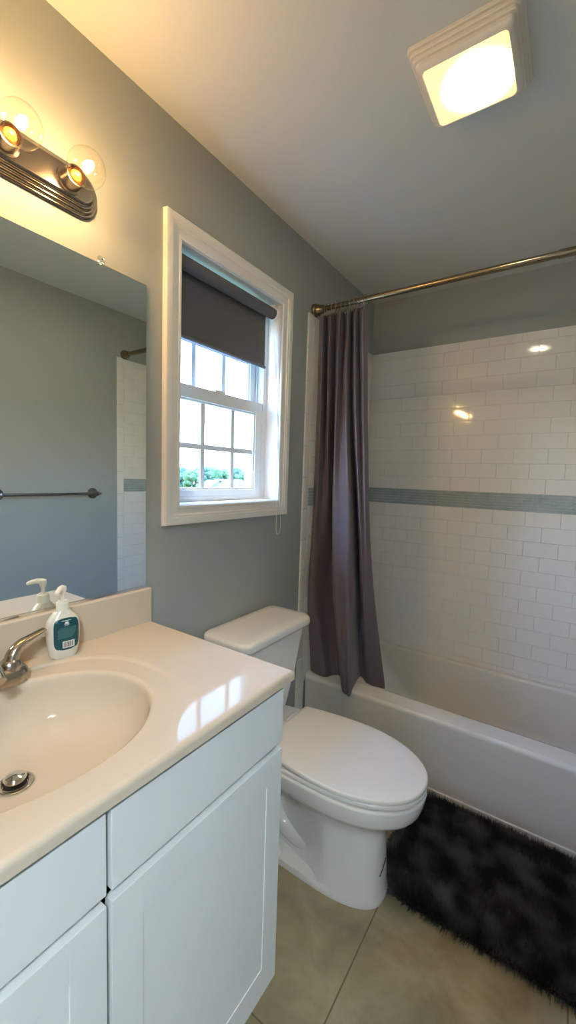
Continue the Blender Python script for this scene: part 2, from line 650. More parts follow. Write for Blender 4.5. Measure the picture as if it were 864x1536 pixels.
# outer vinyl frame
fy0, fy1, fz0, fz1 = WY0, WY1 - 0.002, WZ0, WZ1
bm = new()
FB = 0.027
for y0, y1, z0, z1 in ((fy0, fy0 + FB, fz0, fz1), (fy1 - FB, fy1, fz0, fz1), (fy0 + FB, fy1 - FB, fz0, fz0 + 0.028), (fy0 + FB, fy1 - FB, fz1 - 0.03, fz1)):
    box(bm, -0.155, JX + 0.006, y0, y1, z0, z1, 0.002, 1)
# balance tracks beside the upper sash
for y in (fy0 + FB, fy1 - FB - 0.008):
    box(bm, -0.104, -0.098, y, y + 0.008, fz0 + 0.028, fz1 - 0.03)
for y in (fy0 + FB, fy1 - FB - 0.014):
    box(bm, -0.152, -0.142, y, y + 0.014, fz0 + 0.028, fz1 - 0.03)
part('window_frame', bm, M['vinyl'], win)


def sash(nm, x0, x1, y0, y1, z0, z1, stile, bot, top, mun_y, mun_z, gl_x):
    bm = new()
    box(bm, x0, x1, y0, y0 + stile, z0, z1, 0.003, 2)
    box(bm, x0, x1, y1 - stile, y1, z0, z1, 0.003, 2)
    box(bm, x0, x1, y0 + stile - 0.002, y1 - stile + 0.002, z0, z0 + bot, 0.003, 2)
    box(bm, x0, x1, y0 + stile - 0.002, y1 - stile + 0.002, z1 - top, z1, 0.003, 2)
    # glazing stop
    gy0, gy1, gz0, gz1 = y0 + stile, y1 - stile, z0 + bot, z1 - top
    for a, b, c, d in ((gy0 - 0.001, gy0 + 0.007, gz0, gz1), (gy1 - 0.007, gy1 + 0.001, gz0, gz1), (gy0, gy1, gz0 - 0.001, gz0 + 0.007), (gy0, gy1, gz1 - 0.007, gz1 + 0.001)):
        box(bm, x0 + 0.006, x1 - 0.006, a, b, c, d, 0.001, 1)
    s = part(nm, bm, M['vinyl'], win)
    bm = new()
    for y in mun_y:
        box(bm, gl_x - 0.003, gl_x + 0.004, y - 0.0105, y + 0.0105, gz0, gz1, 0.001, 1)
    for z in mun_z:
        box(bm, gl_x - 0.003, gl_x + 0.003, gy0, gy1, z - 0.010, z + 0.010, 0.001, 1)
    part('muntins', bm, M['vinyl'], win, s)
    bm = new()
    box(bm, gl_x - 0.008, gl_x - 0.006, gy0, gy1, gz0, gz1)
    part('pane', bm, M['clear'], win, s, smooth=False)
    return s


sash('lower_sash', -0.100, -0.070, fy0 + FB + 0.001, fy1 - FB - 0.001, fz0 + 0.026, 1.688, 0.042, 0.026, 0.047, (1.143, 1.309), (1.474,), -0.086)
sash('upper_sash', -0.137, -0.106, fy0 + FB + 0.001, fy1 - FB - 0.001, 1.650, fz1 - 0.028, 0.042, 0.040, 0.035, (1.125, 1.286), (1.86,), -0.120)
bm = new()
box(bm, -0.088, -0.074, 1.20, 1.255, 1.688, 1.697, 0.003)
part('sash_lock', bm, M['vinyl'], win)

# eave outside, above the window
bm = new()
box(bm, -0.575, -WT - 0.001, -1.5, 4.0, 2.455, 2.60, 0.004)
struct('trim_2', bm, M['soffit'], label='white soffit of the eave outside the window')

# ------------------------------------------------------------------ roller shade
t = thing('roller_shade', 'charcoal roller blind pulled a third down inside the window', 'window shade', (-0.03, 1.235, 2.08))
RX, RZ, RR = -0.030, 2.062, 0.0225
bm = new()
lathe(bm, [(0.0, 0.968), (RR, 0.968), (RR, 1.488), (0.0, 1.488)], (RX, 0, RZ), (0, 1, 0), 32)
part('roller', bm, M['shade'], t)
bm = new()
fx = RX - RR + 0.0006
loops = []
for z, dx in ((RZ, 0.0), (2.0, 0.0008), (1.93, 0.0012), (1.845, 0.001)):
    loops.append([Vector((fx + dx, 0.975, z)), Vector((fx + dx, 1.467, z)), Vector((fx + dx - 0.001, 1.467, z)), Vector((fx + dx - 0.001, 0.975, z))])
loft(bm, loops)
part('fabric', bm, M['shade'], t, smooth=False)
bm = new()
tube(bm, [(fx + 0.0006, 0.974, 1.838), (fx + 0.0006, 1.468, 1.838)], 0.0065, 12)
part('hem_bar', bm, M['shade_hem'], t)
for y0, y1 in ((0.959, 0.968), (1.488, 1.507)):
    bm = new()
    lathe(bm, [(0.0, y0), (0.024, y0), (0.026, y0 + 0.002), (0.026, y1 - 0.002), (0.024, y1), (0.0, y1)], (RX, 0, RZ), (0, 1, 0), 28)
    box(bm, RX - 0.012, RX + 0.012, y0, y1, RZ, 2.0995, 0.001, 1)
    part('bracket', bm, M['white_plastic'], t, label='white end bracket')
bm = new()
ch = bez([(RX + 0.026, 1.4985, RZ - 0.0), (RX + 0.030, 1.497, 1.9), (RX + 0.045, 1.492, 1.6), (0.020, 1.484, 1.32), (0.0255, 1.480, 1.22), (0.0255, 1.481, 1.145), (0.026, 1.490, 1.122),
          (0.0262, 1.503, 1.122), (0.026, 1.5115, 1.145), (0.0255, 1.509, 1.22), (0.0195, 1.5065, 1.30), (RX + 0.030, 1.5055, 1.6), (RX + 0.0, 1.504, 1.9), (RX - 0.026, 1.4985, RZ - 0.0)], 10)
tube(bm, ch, 0.0011, 6)
part('pull_chain', bm, M['white_plastic'], t, label='thin white bead chain loop')

# ------------------------------------------------------------------ bathtub
def rr_y(x0, x1, y0, y1, r, z, n=8):
    return rrect((x0 + x1) / 2, (y0 + y1) / 2, (x1 - x0) / 2, (y1 - y0) / 2, r, z, n)


bm = new()
ty = 1.792
x0, x1 = 0.008, W - 0.008
yb = YB - 0.007
L = []
for z, o in ((0.0, 0.0), (0.034, 0.0), (0.039, 0.0015), (0.041, 0.0075), (0.055, 0.0085), (0.20, 0.004), (RIM - 0.022, 0.0), (RIM - 0.012, 0.0012), (RIM - 0.004, 0.0048), (RIM, 0.013)):
    L.append(rr_y(x0, x1, ty + o, yb, 0.012, z))
# rim to inside
ix0, ix1, iy0, iy1 = 0.075, W - 0.09, 1.905, 2.432
L.append(rr_y(ix0 - 0.02, ix1 + 0.02, iy0 - 0.018, iy1 + 0.012, 0.10, RIM + 0.001, 8))
L.append(rr_y(ix0 - 0.006, ix1 + 0.006, iy0 - 0.006, iy1 + 0.004, 0.10, RIM - 0.003, 8))
L.append(rr_y(ix0, ix1, iy0, iy1, 0.10, RIM - 0.012, 8))
for f in (0.25, 0.5, 0.75, 0.9):
    z = RIM - 0.012 - f * 0.285
    L.append(rr_y(ix0 + 0.22 * f ** 1.15, ix1 - 0.05 * f, iy0 + 0.03 * f, iy1 - 0.035 * f, 0.10 + 0.03 * f, z, 8))
L.append(rr_y(ix0 + 0.255, ix1 - 0.075, iy0 + 0.055, iy1 - 0.06, 0.12, 0.055, 8))
L.append(rr_y(ix0 + 0.33, ix1 - 0.14, iy0 + 0.12, iy1 - 0.12, 0.10, 0.050, 8))
loft(bm, L)
t = obj('bathtub', bm, M['tub'], ang=50)
tag(t, 'white alcove bathtub with smooth apron below subway tile', 'bathtub')

# ------------------------------------------------------------------ curtain rod, hooks, curtain
RODY, RODZ = 1.778, 2.166
t = thing('curtain_rod', 'antique brass shower rod spanning above the tub', 'curtain rod', (W / 2, RODY, RODZ))
bm = new(); tube(bm, [(0.02, RODY, RODZ), (1.02, RODY, RODZ)], 0.0125, 20)
part('rod', bm, M['bronze'], t)
bm = new(); tube(bm, [(0.98, RODY, RODZ), (W - 0.02, RODY, RODZ)], 0.0150, 20)
part('rod_sleeve', bm, M['bronze'], t, label='thicker telescoping end of the rod')
for xw, s in ((0.0, 1), (W, -1)):
    bm = new()
    lathe(bm, [(0.0, 0.0), (0.031, 0.0), (0.031, 0.008), (0.029, 0.012), (0.0265, 0.014), (0.0265, 0.022), (0.024, 0.026), (0.021, 0.034), (0.0185, 0.048), (0.0175, 0.055), (0.0, 0.055)], (xw + s * 0.0005, RODY, RODZ), (s, 0, 0), 32)
    part('flange', bm, M['bronze'], t)

rows = [
    (2.140, [(0.016, 1.800), (0.063, 1.760), (0.057, 1.800), (0.105, 1.760), (0.103, 1.800), (0.153, 1.760), (0.152, 1.800), (0.196, 1.760), (0.190, 1.800), (0.229, 1.760), (0.229, 1.785), (0.267, 1.760), (0.267, 1.795)]),
    (2.10, [(0.016, 1.800), (0.063, 1.750), (0.057, 1.810), (0.105, 1.745), (0.103, 1.810), (0.153, 1.745), (0.152, 1.810), (0.196, 1.745), (0.186, 1.815), (0.229, 1.745), (0.226, 1.795), (0.267, 1.745), (0.267, 1.800)]),
    (1.680, [(0.020, 1.800), (0.069, 1.750), (0.060, 1.825), (0.106, 1.755), (0.098, 1.840), (0.157, 1.740), (0.163, 1.785), (0.211, 1.740), (0.188, 1.850), (0.251, 1.745), (0.252, 1.800), (0.289, 1.750), (0.290, 1.800)]),
    (1.145, [(0.018, 1.800), (0.042, 1.790), (0.055, 1.820), (0.078, 1.850), (0.092, 1.900), (0.160, 1.745), (0.206, 1.735), (0.260, 1.745), (0.205, 1.930), (0.283, 1.780), (0.299, 1.790), (0.314, 1.785), (0.319, 1.820)]),
    (0.780, [(0.016, 1.790), (0.035, 1.770), (0.058, 1.790), (0.060, 1.860), (0.100, 1.910), (0.183, 1.750), (0.223, 1.735), (0.276, 1.750), (0.222, 1.960), (0.288, 1.840), (0.309, 1.840), (0.328, 1.850), (0.343, 1.870)]),
    (0.36, [(0.030, 1.820), (0.081, 1.815), (0.122, 1.825), (0.141, 1.860), (0.174, 1.870), (0.237, 1.770), (0.265, 1.762), (0.285, 1.765), (0.258, 1.930), (0.282, 1.950), (0.315, 1.950), (0.348, 1.955), (0.378, 1.960)]),
]
zbot = [0.372, 0.366, 0.364, 0.366, 0.366, 0.350, 0.345, 0.345, 0.368, 0.33, 0.325, 0.325, 0.325]


def cr(p0, p1, p2, p3, t):
    return 0.5 * ((2 * p1) + (p2 - p0) * t + (2 * p0 - 5 * p1 + 4 * p2 - p3) * t * t + (3 * p1 - p0 - 3 * p2 + p3) * t ** 3)


NS, NT = 8, 60
cols = []          # spline across the columns for every row
for z, pts in rows:
    line = []
    n = len(pts)
    for i in range(n - 1):
        P = [Vector((*pts[min(max(j, 0), n - 1)], 0)) for j in (i - 1, i, i + 1, i + 2)]
        for k in range(NS):
            line.append(cr(*P, k / NS))
    line.append(Vector((*pts[-1], 0)))
    cols.append(line)
zb = []
for i in range(len(zbot) - 1):
    for k in range(NS):
        f = k / NS
        if i == 7:
            f = min(1, f * 6)
        if i == 8:
            f = f
        zb.append(zbot[i] * (1 - f) + zbot[i + 1] * f)
zb.append(zbot[-1])
bm = new()
grid = []
nc = len(cols[0])
for r in range(NT + 1):
    f = r / NT
    row = []
    for c in range(nc):
        top = rows[0][0] - 0.006 * abs(math.sin(c / NS * PI * 0.5))
        z = top + (zb[c] - top) * f
        # find row span in z
        zz = z
        i = 0
        while i < len(rows) - 2 and zz < rows[i + 1][0]:
            i += 1
        t_ = (rows[i][0] - zz) / (rows[i][0] - rows[i + 1][0])
        t_ = max(0.0, min(t_, 1.03))
        # monotone smooth blend between rows
        a, b = cols[i][c], cols[i + 1][c]
        m0 = (b - (cols[i - 1][c] if i > 0 else a)) * 0.5 * (1 if i > 0 else 2)
        m1 = ((cols[i + 2][c] if i + 2 < len(rows) else b) - a) * 0.5 * (1 if i + 2 < len(rows) else 2)
        d0 = rows[i][0] - rows[i + 1][0]
        if i > 0:
            m0 = (b - cols[i - 1][c]) * d0 / (rows[i - 1][0] - rows[i + 1][0])
        if i + 2 < len(rows):
            m1 = (cols[i + 2][c] - a) * d0 / (rows[i][0] - rows[i + 2][0])
        t2, t3 = t_ * t_, t_ ** 3
        p = a * (2 * t3 - 3 * t2 + 1) + m0 * (t3 - 2 * t2 + t_) + b * (-2 * t3 + 3 * t2) + m1 * (t3 - t2)
        # small natural wrinkles
        wob = 0.004 * noise.noise(Vector((c * 0.12, z * 5.0, 3.1))) * min(1, f * 6)
        row.append(bm.verts.new((max(p.x, 0.0125), p.y + wob, z)))
    grid.append(row)
for r in range(NT):
    for c in range(nc - 1):
        bm.faces.new((grid[r][c], grid[r + 1][c], grid[r + 1][c + 1], grid[r][c + 1]))
cur = obj('shower_curtain', bm, M['curtain'], ang=180, wn=False)
sm = cur.modifiers.new('thickness', 'SOLIDIFY'); sm.thickness = 0.0016
sb = cur.modifiers.new('smooth', 'SUBSURF'); sb.levels = 1; sb.render_levels = 1
tag(cur, 'mauve grey shower curtain bunched against the window wall', 'shower curtain')

hook_spec = [0.063, 0.082, 0.105, 0.125, 0.153, 0.172, 0.196, 0.214, 0.229, 0.267]
ordn = ['first', 'second', 'third', 'fourth', 'fifth', 'sixth', 'seventh', 'eighth', 'ninth', 'tenth']
h0 = None
for i, hx in enumerate(hook_spec):
    lab = '%s brass curtain hook on the rod counting from the window wall' % ordn[i]
    if i == 0:
        h0 = thing('curtain_hook', lab, 'curtain hook', (0, 0, 0), 'curtain hooks on the shower rod')
        bm = new()
        tube(bm, bez([(0, -0.019, -0.040), (0, -0.021, -0.018), (0, -0.019, 0.008), (0, 0, 0.0175), (0, 0.019, 0.006), (0, 0.016, -0.016), (0, -0.004, -0.034), (0, -0.016, -0.046)], 8), 0.0016, 8)
        obj('wire', bm, M['nickel'], h0)
        bm = new()
        lathe(bm, [(0.0, -0.006), (0.005, -0.0045), (0.0068, 0.0), (0.005, 0.0045), (0.0, 0.006)], (0.0, -0.020, -0.047), (0, 0, 1), 16)
        obj('ball', bm, M['bronze'], h0)
        h = h0
    else:
        h = h0.copy(); COL.objects.link(h)
        h['label'] = lab
        for c_ in h0.children:
            k = c_.copy(); COL.objects.link(k); k.parent = h
    h.location = (hx, RODY, RODZ)
    h.rotation_euler = (0, 0, random.uniform(-0.25, 0.25))

# ------------------------------------------------------------------ toilet
TC = 1.266     # centre line in y
t = thing('toilet', 'white two piece toilet with closed lid beside the tub', 'toilet', (0.40, TC, 0.0))


def sstep(a, b, x):
    f = max(0, min(1, (x - a) / (b - a)))
    return f * f * (3 - 2 * f)


def egg(xb, xf, hw, z, xc=None, nb=2.6, nf=2.1, n=48, inset=None):
    xc = xc if xc is not None else xb + (xf - xb) * 0.46
    out = []
    for i in range(n):
        a = 2 * PI * i / n
        c, s = math.cos(a), math.sin(a)
        if c >= 0:
            x = xc + (xf - xc) * abs(c) ** (2 / nf)
            y = hw * (1 if s >= 0 else -1) * abs(s) ** (2 / nf)
        else:
            x = xc - (xc - xb) * abs(c) ** (2 / nb)
            y = hw * (1 if s >= 0 else -1) * abs(s) ** (2 / nb)
        if inset:
            k = sstep(0.412, 0.428, x)
            y *= inset + (1 - inset) * k
        out.append(Vector((x, TC + y, z)))
    return out


bm = new()
loops = [egg(0.13, 0.668, 0.113, 0.0, 0.42, 5, 2.6), egg(0.13, 0.670, 0.115, 0.012, 0.42, 5, 2.6),
         egg(0.13, 0.668, 0.113, 0.024, 0.42, 5, 2.6),
         egg(0.14, 0.664, 0.109, 0.034, 0.42, 5, 2.7, inset=0.50),
         egg(0.14, 0.660, 0.102, 0.10, 0.42, 5, 2.7, inset=0.45), egg(0.14, 0.656, 0.096, 0.17, 0.42, 5, 2.7, inset=0.45),
         egg(0.14, 0.655, 0.093, 0.225, 0.42, 5, 2.6, inset=0.50), egg(0.13, 0.660, 0.096, 0.25, 0.43, 5, 2.4, inset=0.62),
         egg(0.12, 0.680, 0.110, 0.275, 0.44, 5, 2.3, inset=0.85), egg(0.10, 0.712, 0.135, 0.30, 0.46, 4, 2.2),
         egg(0.07, 0.742, 0.158, 0.322, 0.47, 4, 2.15), egg(0.06, 0.758, 0.171, 0.337, 0.48, 4, 2.15), egg(0.05, 0.766, 0.178, 0.350, 0.48, 4, 2.15), egg(0.045, 0.772, 0.182, 0.372, 0.48, 4, 2.15),
         egg(0.045, 0.776, 0.186, 0.395, 0.48, 4, 2.15), egg(0.046, 0.775, 0.185, 0.402, 0.48, 4, 2.15), egg(0.05, 0.770, 0.180, 0.406, 0.48, 4, 2.15)]
loft(bm, loops)
# trapway bulge on both sides
for s in (-1, 1):
    tr = bez([(0.46, TC + s * 0.035, 0.10), (0.36, TC + s * 0.040, 0.075), (0.27, TC + s * 0.040, 0.11), (0.235, TC + s * 0.040, 0.20), (0.30, TC + s * 0.045, 0.275), (0.40, TC + s * 0.06, 0.29)], 8)
    tube(bm, tr, 0.034, 16)
part('bowl', bm, M['china'], t, ang=50)
for s in (-1, 1):
    bm = new()
    lathe(bm, [(0.015, 0.0), (0.015, 0.008), (0.011, 0.016), (0.0, 0.019)], (0.30, TC + s * 0.095, 0.022), n=20)
    part('bolt_cap', bm, M['white_plastic'], t)
bm = new()
loft(bm, [egg(0.215, 0.770, 0.178, 0.407, 0.47, 5, 2.15), egg(0.212, 0.775, 0.183, 0.411, 0.47, 5, 2.15), egg(0.212, 0.775, 0.183, 0.419, 0.47, 5, 2.15), egg(0.215, 0.771, 0.180, 0.423, 0.47, 5, 2.15)])
part('seat', bm, M['seat'], t)


def lidl(o, z, n=48):
    """elongated lid with a straight back edge"""
    xb, xf, xc, hw, hb = 0.243 + o, 0.776 - o, 0.49, 0.186 - o, 0.158 - o
    pts = []
    for i in range(n + 1):
        a = -PI / 2 + PI * i / n
        pts.append((xc + (xf - xc) * abs(math.cos(a)) ** (2 / 2.12), TC + hw * math.copysign(abs(math.sin(a)) ** (2 / 2.12), math.sin(a))))
    side = []
    for k in range(1, 13):
        f = k / 12
        side.append((xc + (xb + 0.012 - xc) * f, TC + (hw + (hb - hw) * f ** 1.8)))
    side.append((xb + 0.004, TC + hb - 0.004)); side.append((xb, TC + hb - 0.014))
    pts += side
    pts += [(x, 2 * TC - y) for x, y in side[::-1]]
    return [Vector((x, y, z)) for x, y in pts]


bm = new()
loft(bm, [lidl(0.004, 0.4255), lidl(0.0, 0.429), lidl(0.0, 0.438), lidl(0.002, 0.4415), lidl(0.006, 0.4435), lidl(0.03, 0.4465), lidl(0.08, 0.4485)])
part('lid', bm, M['seat'], t, ang=60)
for s in (-1, 1):
    bm = new()
    lathe(bm, [(0.0, -0.035), (0.011, -0.033), (0.012, 0.0), (0.011, 0.033), (0.0, 0.035)], (0.225, TC + s * 0.075, 0.4185), (0, 1, 0), 16)
    part('hinge', bm, M['seat'], t)
# tank
def tankl(xb, xf, hw, r, z, bow=0.0):
    pts = rrect((xb + xf) / 2, 0, (xf - xb) / 2, hw, r, z, 6)
    out = []
    for p in pts:
        k = (p.x - xb) / (xf - xb)
        out.append(Vector((p.x + bow * k * (1 - (p.y / hw) ** 2), p.y + TC + 0.002, z)))
    return out


def tank_dense(loopsf):
    bm = new()
    loft(bm, loopsf)
    return bm


tl = [tankl(0.05, 0.155, 0.105, 0.04, 0.408), tankl(0.045, 0.172, 0.128, 0.045, 0.425), tankl(0.04, 0.182, 0.136, 0.045, 0.455, 0.004),
      tankl(0.032, 0.197, 0.165, 0.04, 0.60, 0.010), tankl(0.024, 0.207, 0.188, 0.035, 0.74, 0.014), tankl(0.024, 0.208, 0.190, 0.035, 0.772, 0.014)]
part('tank', tank_dense(tl), M['china'], t, ang=50)
tl = [tankl(0.022, 0.212, 0.196, 0.035, 0.766, 0.018), tankl(0.012, 0.222, 0.212, 0.035, 0.770, 0.020), tankl(0.010, 0.225, 0.216, 0.035, 0.777, 0.020), tankl(0.010, 0.225, 0.216, 0.035, 0.793, 0.020),
      tankl(0.012, 0.222, 0.213, 0.035, 0.801, 0.020), tankl(0.020, 0.213, 0.204, 0.035, 0.8065, 0.020), tankl(0.050, 0.18, 0.165, 0.035, 0.810, 0.018)]
part('tank_lid', tank_dense(tl), M['china'], t, ang=60)
bm = new()
tube(bm, bez([(0.6585, TC - 0.035, 0.098), (0.6605, TC - 0.015, 0.112), (0.661, TC + 0.006, 0.134)], 8), 0.0013, 6)
part('scratch', bm, M['crack'], t, label='short dark scratch line on the pedestal')

# ------------------------------------------------------------------ vanity cabinet
CY0, CY1 = -0.092, 0.812
CX = 0.527
t = thing('vanity_cabinet', 'white shaker vanity cabinet under the sink top', 'cabinet', (0.27, 0.36, 0.0))
bm = new()
box(bm, 0.004, CX, CY1 - 0.018, CY1, 0.10, 0.884, 0.001, 1)
box(bm, 0.004, CX - 0.072, CY1 - 0.018, CY1, 0.0, 0.1005)
box(bm, 0.004, CX, CY0, CY0 + 0.018, 0.10, 0.884, 0.001, 1)
box(bm, 0.004, CX - 0.072, CY0, CY0 + 0.018, 0.0, 0.1005)
box(bm, 0.004, CX, CY0 + 0.018, CY1 - 0.018, 0.10, 0.118)
box(bm, 0.004, 0.012, CY0 + 0.018, CY1 - 0.018, 0.118, 0.884)
# face frame
box(bm, CX - 0.019, CX, CY0 + 0.018, CY0 + 0.05, 0.10, 0.884)
box(bm, CX - 0.019, CX, CY1 - 0.05, CY1 - 0.018, 0.10, 0.884)
box(bm, CX - 0.019, CX, 0.34, 0.38, 0.118, 0.884)
box(bm, CX - 0.019, CX, CY0 + 0.018, CY1 - 0.018, 0.85, 0.884)
box(bm, CX - 0.019, CX, CY0 + 0.018, CY1 - 0.018, 0.71, 0.75)
box(bm, CX - 0.019, CX, CY0 + 0.018, CY1 - 0.018, 0.10, 0.13)
part('body', bm, M['cabinet'], t, smooth=False)
bm = new()
box(bm, CX - 0.085, CX - 0.07, CY0 + 0.018, CY1 - 0.018, 0.0, 0.10)
part('toe_kick', bm, M['cabinet'], t, smooth=False)
for y0, y1 in ((0.364, 0.8105), (-0.0905, 0.356)):
    bm = new()
    box(bm, CX + 0.001, CX + 0.020, y0, y1, 0.742, 0.873, 0.002, 2)
    part('drawer_front', bm, M['cabinet'], t)
    bm = new()
    z0, z1 = 0.118, 0.724
    sw = 0.057
    fx0, fx1 = CX + 0.001, CX + 0.020
    box(bm, fx0, fx1, y0, y0 + sw, z0, z1, 0.0016, 2)
    box(bm, fx0, fx1, y1 - sw, y1, z0, z1, 0.0016, 2)
    box(bm, fx0, fx1, y0 + sw - 0.001, y1 - sw + 0.001, z0, z0 + 0.075, 0.0016, 2)
    box(bm, fx0, fx1, y0 + sw - 0.001, y1 - sw + 0.001, z1 - 0.069, z1, 0.0016, 2)
    d = part('door', bm, M['cabinet'], t)
    bm = new()
    box(bm, fx0 + 0.004, fx1 - 0.0022, y0 + sw - 0.004, y1 - sw + 0.004, z0 + 0.07, z1 - 0.065)
    part('door_panel', bm, M['cabinet'], t, d, smooth=False)

# ------------------------------------------------------------------ vanity top with integral basin
VX1, VY0, VY1, VZ = 0.557, -0.122, 0.840, 0.9095
t = thing('countertop', 'cream cultured marble vanity top with oval sink', 'countertop', (0.28, 0.36, 0.88))
bcx, bcy, ba, bb = 0.292, 0.358, 0.190, 0.226
dcx, dcy, ddep = 0.250, 0.355, 0.128
NA = 288
edge_r = 0.010


def rect_hit(c, s):
    """distance from basin centre to the edge of the top"""
    d = 1e9
    if c > 1e-9: d = min(d, (VX1 - edge_r - bcx) / c)
    if c < -1e-9: d = min(d, (0.0015 - bcx) / c)
    if s > 1e-9: d = min(d, (VY1 - edge_r - bcy) / s)
    if s < -1e-9: d = min(d, (VY0 - bcy) / s)
    return d


angs = [2 * PI * i / NA for i in range(NA)]
for cx_, cy_ in ((VX1 - edge_r, VY1 - edge_r), (0.0015, VY1 - edge_r), (0.0015, VY0), (VX1 - edge_r, VY0)):
    a = math.atan2(cy_ - bcy, cx_ - bcx) % (2 * PI)
    j = min(range(NA), key=lambda q: abs(angs[q] - a))
    angs[j] = a
angs.sort()
rings = []
dep = [(0.16, 1.0), (0.3, 0.99), (0.45, 0.965), (0.58, 0.925), (0.70, 0.86), (0.80, 0.765), (0.87, 0.66), (0.92, 0.54), (0.955, 0.40), (0.978, 0.25), (0.99, 0.13), (0.998, 0.06), (1.012, 0.018), (1.03, 0.0)]
for f, d in dep:
    k = (1 - f) / 0.84
    ox, oy = bcx + (dcx - bcx) * max(0, min(1, k)), bcy + (dcy - bcy) * max(0, min(1, k))
    rr = []
    for a in angs:
        rr.append(Vector((ox + f * ba * math.cos(a) / 1.0, oy + f * bb * math.sin(a), VZ - 0.0038 - ddep * d)))
    rings.append(rr)
# fix polar parametrisation: rings after the bowl follow straight rays to the edge
flat = [k_ / 60 for k_ in range(1, 61)]
lastr = rings[-1]
edge = []
for a in angs:
    d = rect_hit(math.cos(a), math.sin(a))
    edge.append(Vector((bcx + d * math.cos(a), bcy + d * math.sin(a), VZ)))


def ring_h(x, y):
    u, v = (x - 0.288) / 0.232, (y - 0.358) / 0.29
    e = (abs(u) ** 2.6 + abs(v) ** 2.6) ** (1 / 2.6)
    return -0.0038 * (1 - sstep(0.968, 1.0, e)) * (1 - sstep(0.33, 0.42, x)) - 0.0038 * sstep(0.33, 0.42, x) * (1 - sstep(0.70, 1.04, e))


for f in flat:
    rr = []
    for p, e in zip(lastr, edge):
        qx, qy = p.x + (e.x - p.x) * f, p.y + (e.y - p.y) * f
        rr.append(Vector((qx, qy, VZ + ring_h(qx, qy))))
    rings.append(rr)
# rounded outer edge on the front and the right
for k in range(1, 7):
    a_ = PI / 2 * k / 6
    rr = []
    for e in edge:
        dx = edge_r * math.sin(a_) if e.x > VX1 - edge_r - 1e-4 else 0
        dy = edge_r * math.sin(a_) if e.y > VY1 - edge_r - 1e-4 else 0
        rr.append(Vector((e.x + dx, e.y + dy, VZ - edge_r * (1 - math.cos(a_)))))
    rings.append(rr)
rings.append([Vector((p.x, p.y, 0.886)) for p in rings[-1]])
bm = new()
# resample the ring between bowl and rim so the ring bead shows
loft(bm, rings, True, False)
top = part('basin_top', bm, M['marble'], t, ang=40)
bm = new()
box(bm, 0.0015, 0.0205, VY0, VY1 - 0.001, VZ - 0.004, 1.0155, 0.004, 3)
part('backsplash', bm, M['marble'], t)
bm = new()
DZ_ = VZ - 0.0038 - ddep
lathe(bm, [(0.0, -0.004), (0.0175, -0.004), (0.0185, 0.0005), (0.030, 0.002), (0.031, 0.0045), (0.0285, 0.0055), (0.022, 0.004), (0.0195, -0.002), (0.0, -0.002)], (dcx, dcy, DZ_), n=40)
dr = part('drain', bm, M['chrome'], t, label='chrome drain ring')
bm = new()
lathe(bm, [(0.0, -0.001), (0.019, -0.001), (0.0195, 0.004)], (dcx, dcy, DZ_), n=32)
part('drain_gap', bm, M['dark'], t, dr)
bm = new()
lathe(bm, [(0.006, 0.0), (0.006, 0.010), (0.0185, 0.0115), (0.0192, 0.0145), (0.016, 0.0185), (0.008, 0.0205), (0.0, 0.021)], (dcx, dcy, DZ_), n=36)
part('stopper', bm, M['chrome'], t, dr, label='domed pop up stopper')

# ------------------------------------------------------------------ faucet
FX, FY = 0.088, 0.352
t = thing('faucet', 'brushed nickel sink faucet with lever handles', 'faucet', (FX, FY, VZ))
bm = new()
lp = []
for z, o in ((0.0, 0.0), (0.012, 0.0), (0.022, 0.003), (0.030, 0.009), (0.034, 0.016)):
    lp.append(rrect(FX, FY, 0.030 - o, 0.099 - o, 0.029 - o * 0.9, VZ - 0.0015 + z, 10))
loft(bm, lp)
part('base', bm, M['nickel'], t)
bm = new()
pth = bez([(FX, FY, VZ + 0.02), (FX + 0.002, FY, VZ + 0.052), (FX + 0.035, FY, VZ + 0.074), (FX + 0.085, FY, VZ + 0.070), (FX + 0.112, FY, VZ + 0.054)], 8)
tube(bm, pth, [0.021 - 0.008 * i / (len(pth) - 1) for i in range(len(pth))], 20)
part('spout', bm, M['nickel'], t)
for s in (-1, 1):
    bm = new()
    hy = FY + s * 0.063
    lathe(bm, [(0.024, 0.014), (0.0235, 0.030), (0.021, 0.040), (0.015, 0.046), (0.0, 0.048)], (FX, hy, VZ), n=32)
    pth = bez([(FX - 0.001, hy + s * 0.002, VZ + 0.032), (FX - 0.003, hy + s * 0.008, VZ + 0.056), (FX - 0.006, hy + s * 0.024, VZ + 0.072), (FX - 0.010, hy + s * 0.050, VZ + 0.080), (FX - 0.014, hy + s * 0.078, VZ + 0.0875)], 8)
    nn = len(pth)
    # flattened lever
    lp = []
    for i, p in enumerate(pth):
        tdir = (pth[min(i + 1, nn - 1)] - pth[max(i - 1, 0)]).normalized()
        side = Vector((1, 0, 0)); side = (side - tdir * side.dot(tdir)).normalized()
        up_ = tdir.cross(side)
        f = i / (nn - 1)
        wa = 0.0165 * (1 - f) ** 1.2 + 0.0105 * f + 0.001
        wb = 0.0135 * (1 - f) ** 1.2 + 0.0036
        lp.append([p + side * wa * math.cos(2 * PI * k / 16) + up_ * wb * math.sin(2 * PI * k / 16) for k in range(16)])
    loft(bm, lp)
    part('handle', bm, M['nickel'], t)

# ------------------------------------------------------------------ soap dispenser
SX, SY = 0.056, 0.546
t = thing('soap_dispenser', 'milky pump soap bottle with teal label on the vanity top', 'soap dispenser', (SX, SY, VZ - 0.0002))
t.rotation_euler = (0, 0, math.radians(-10))


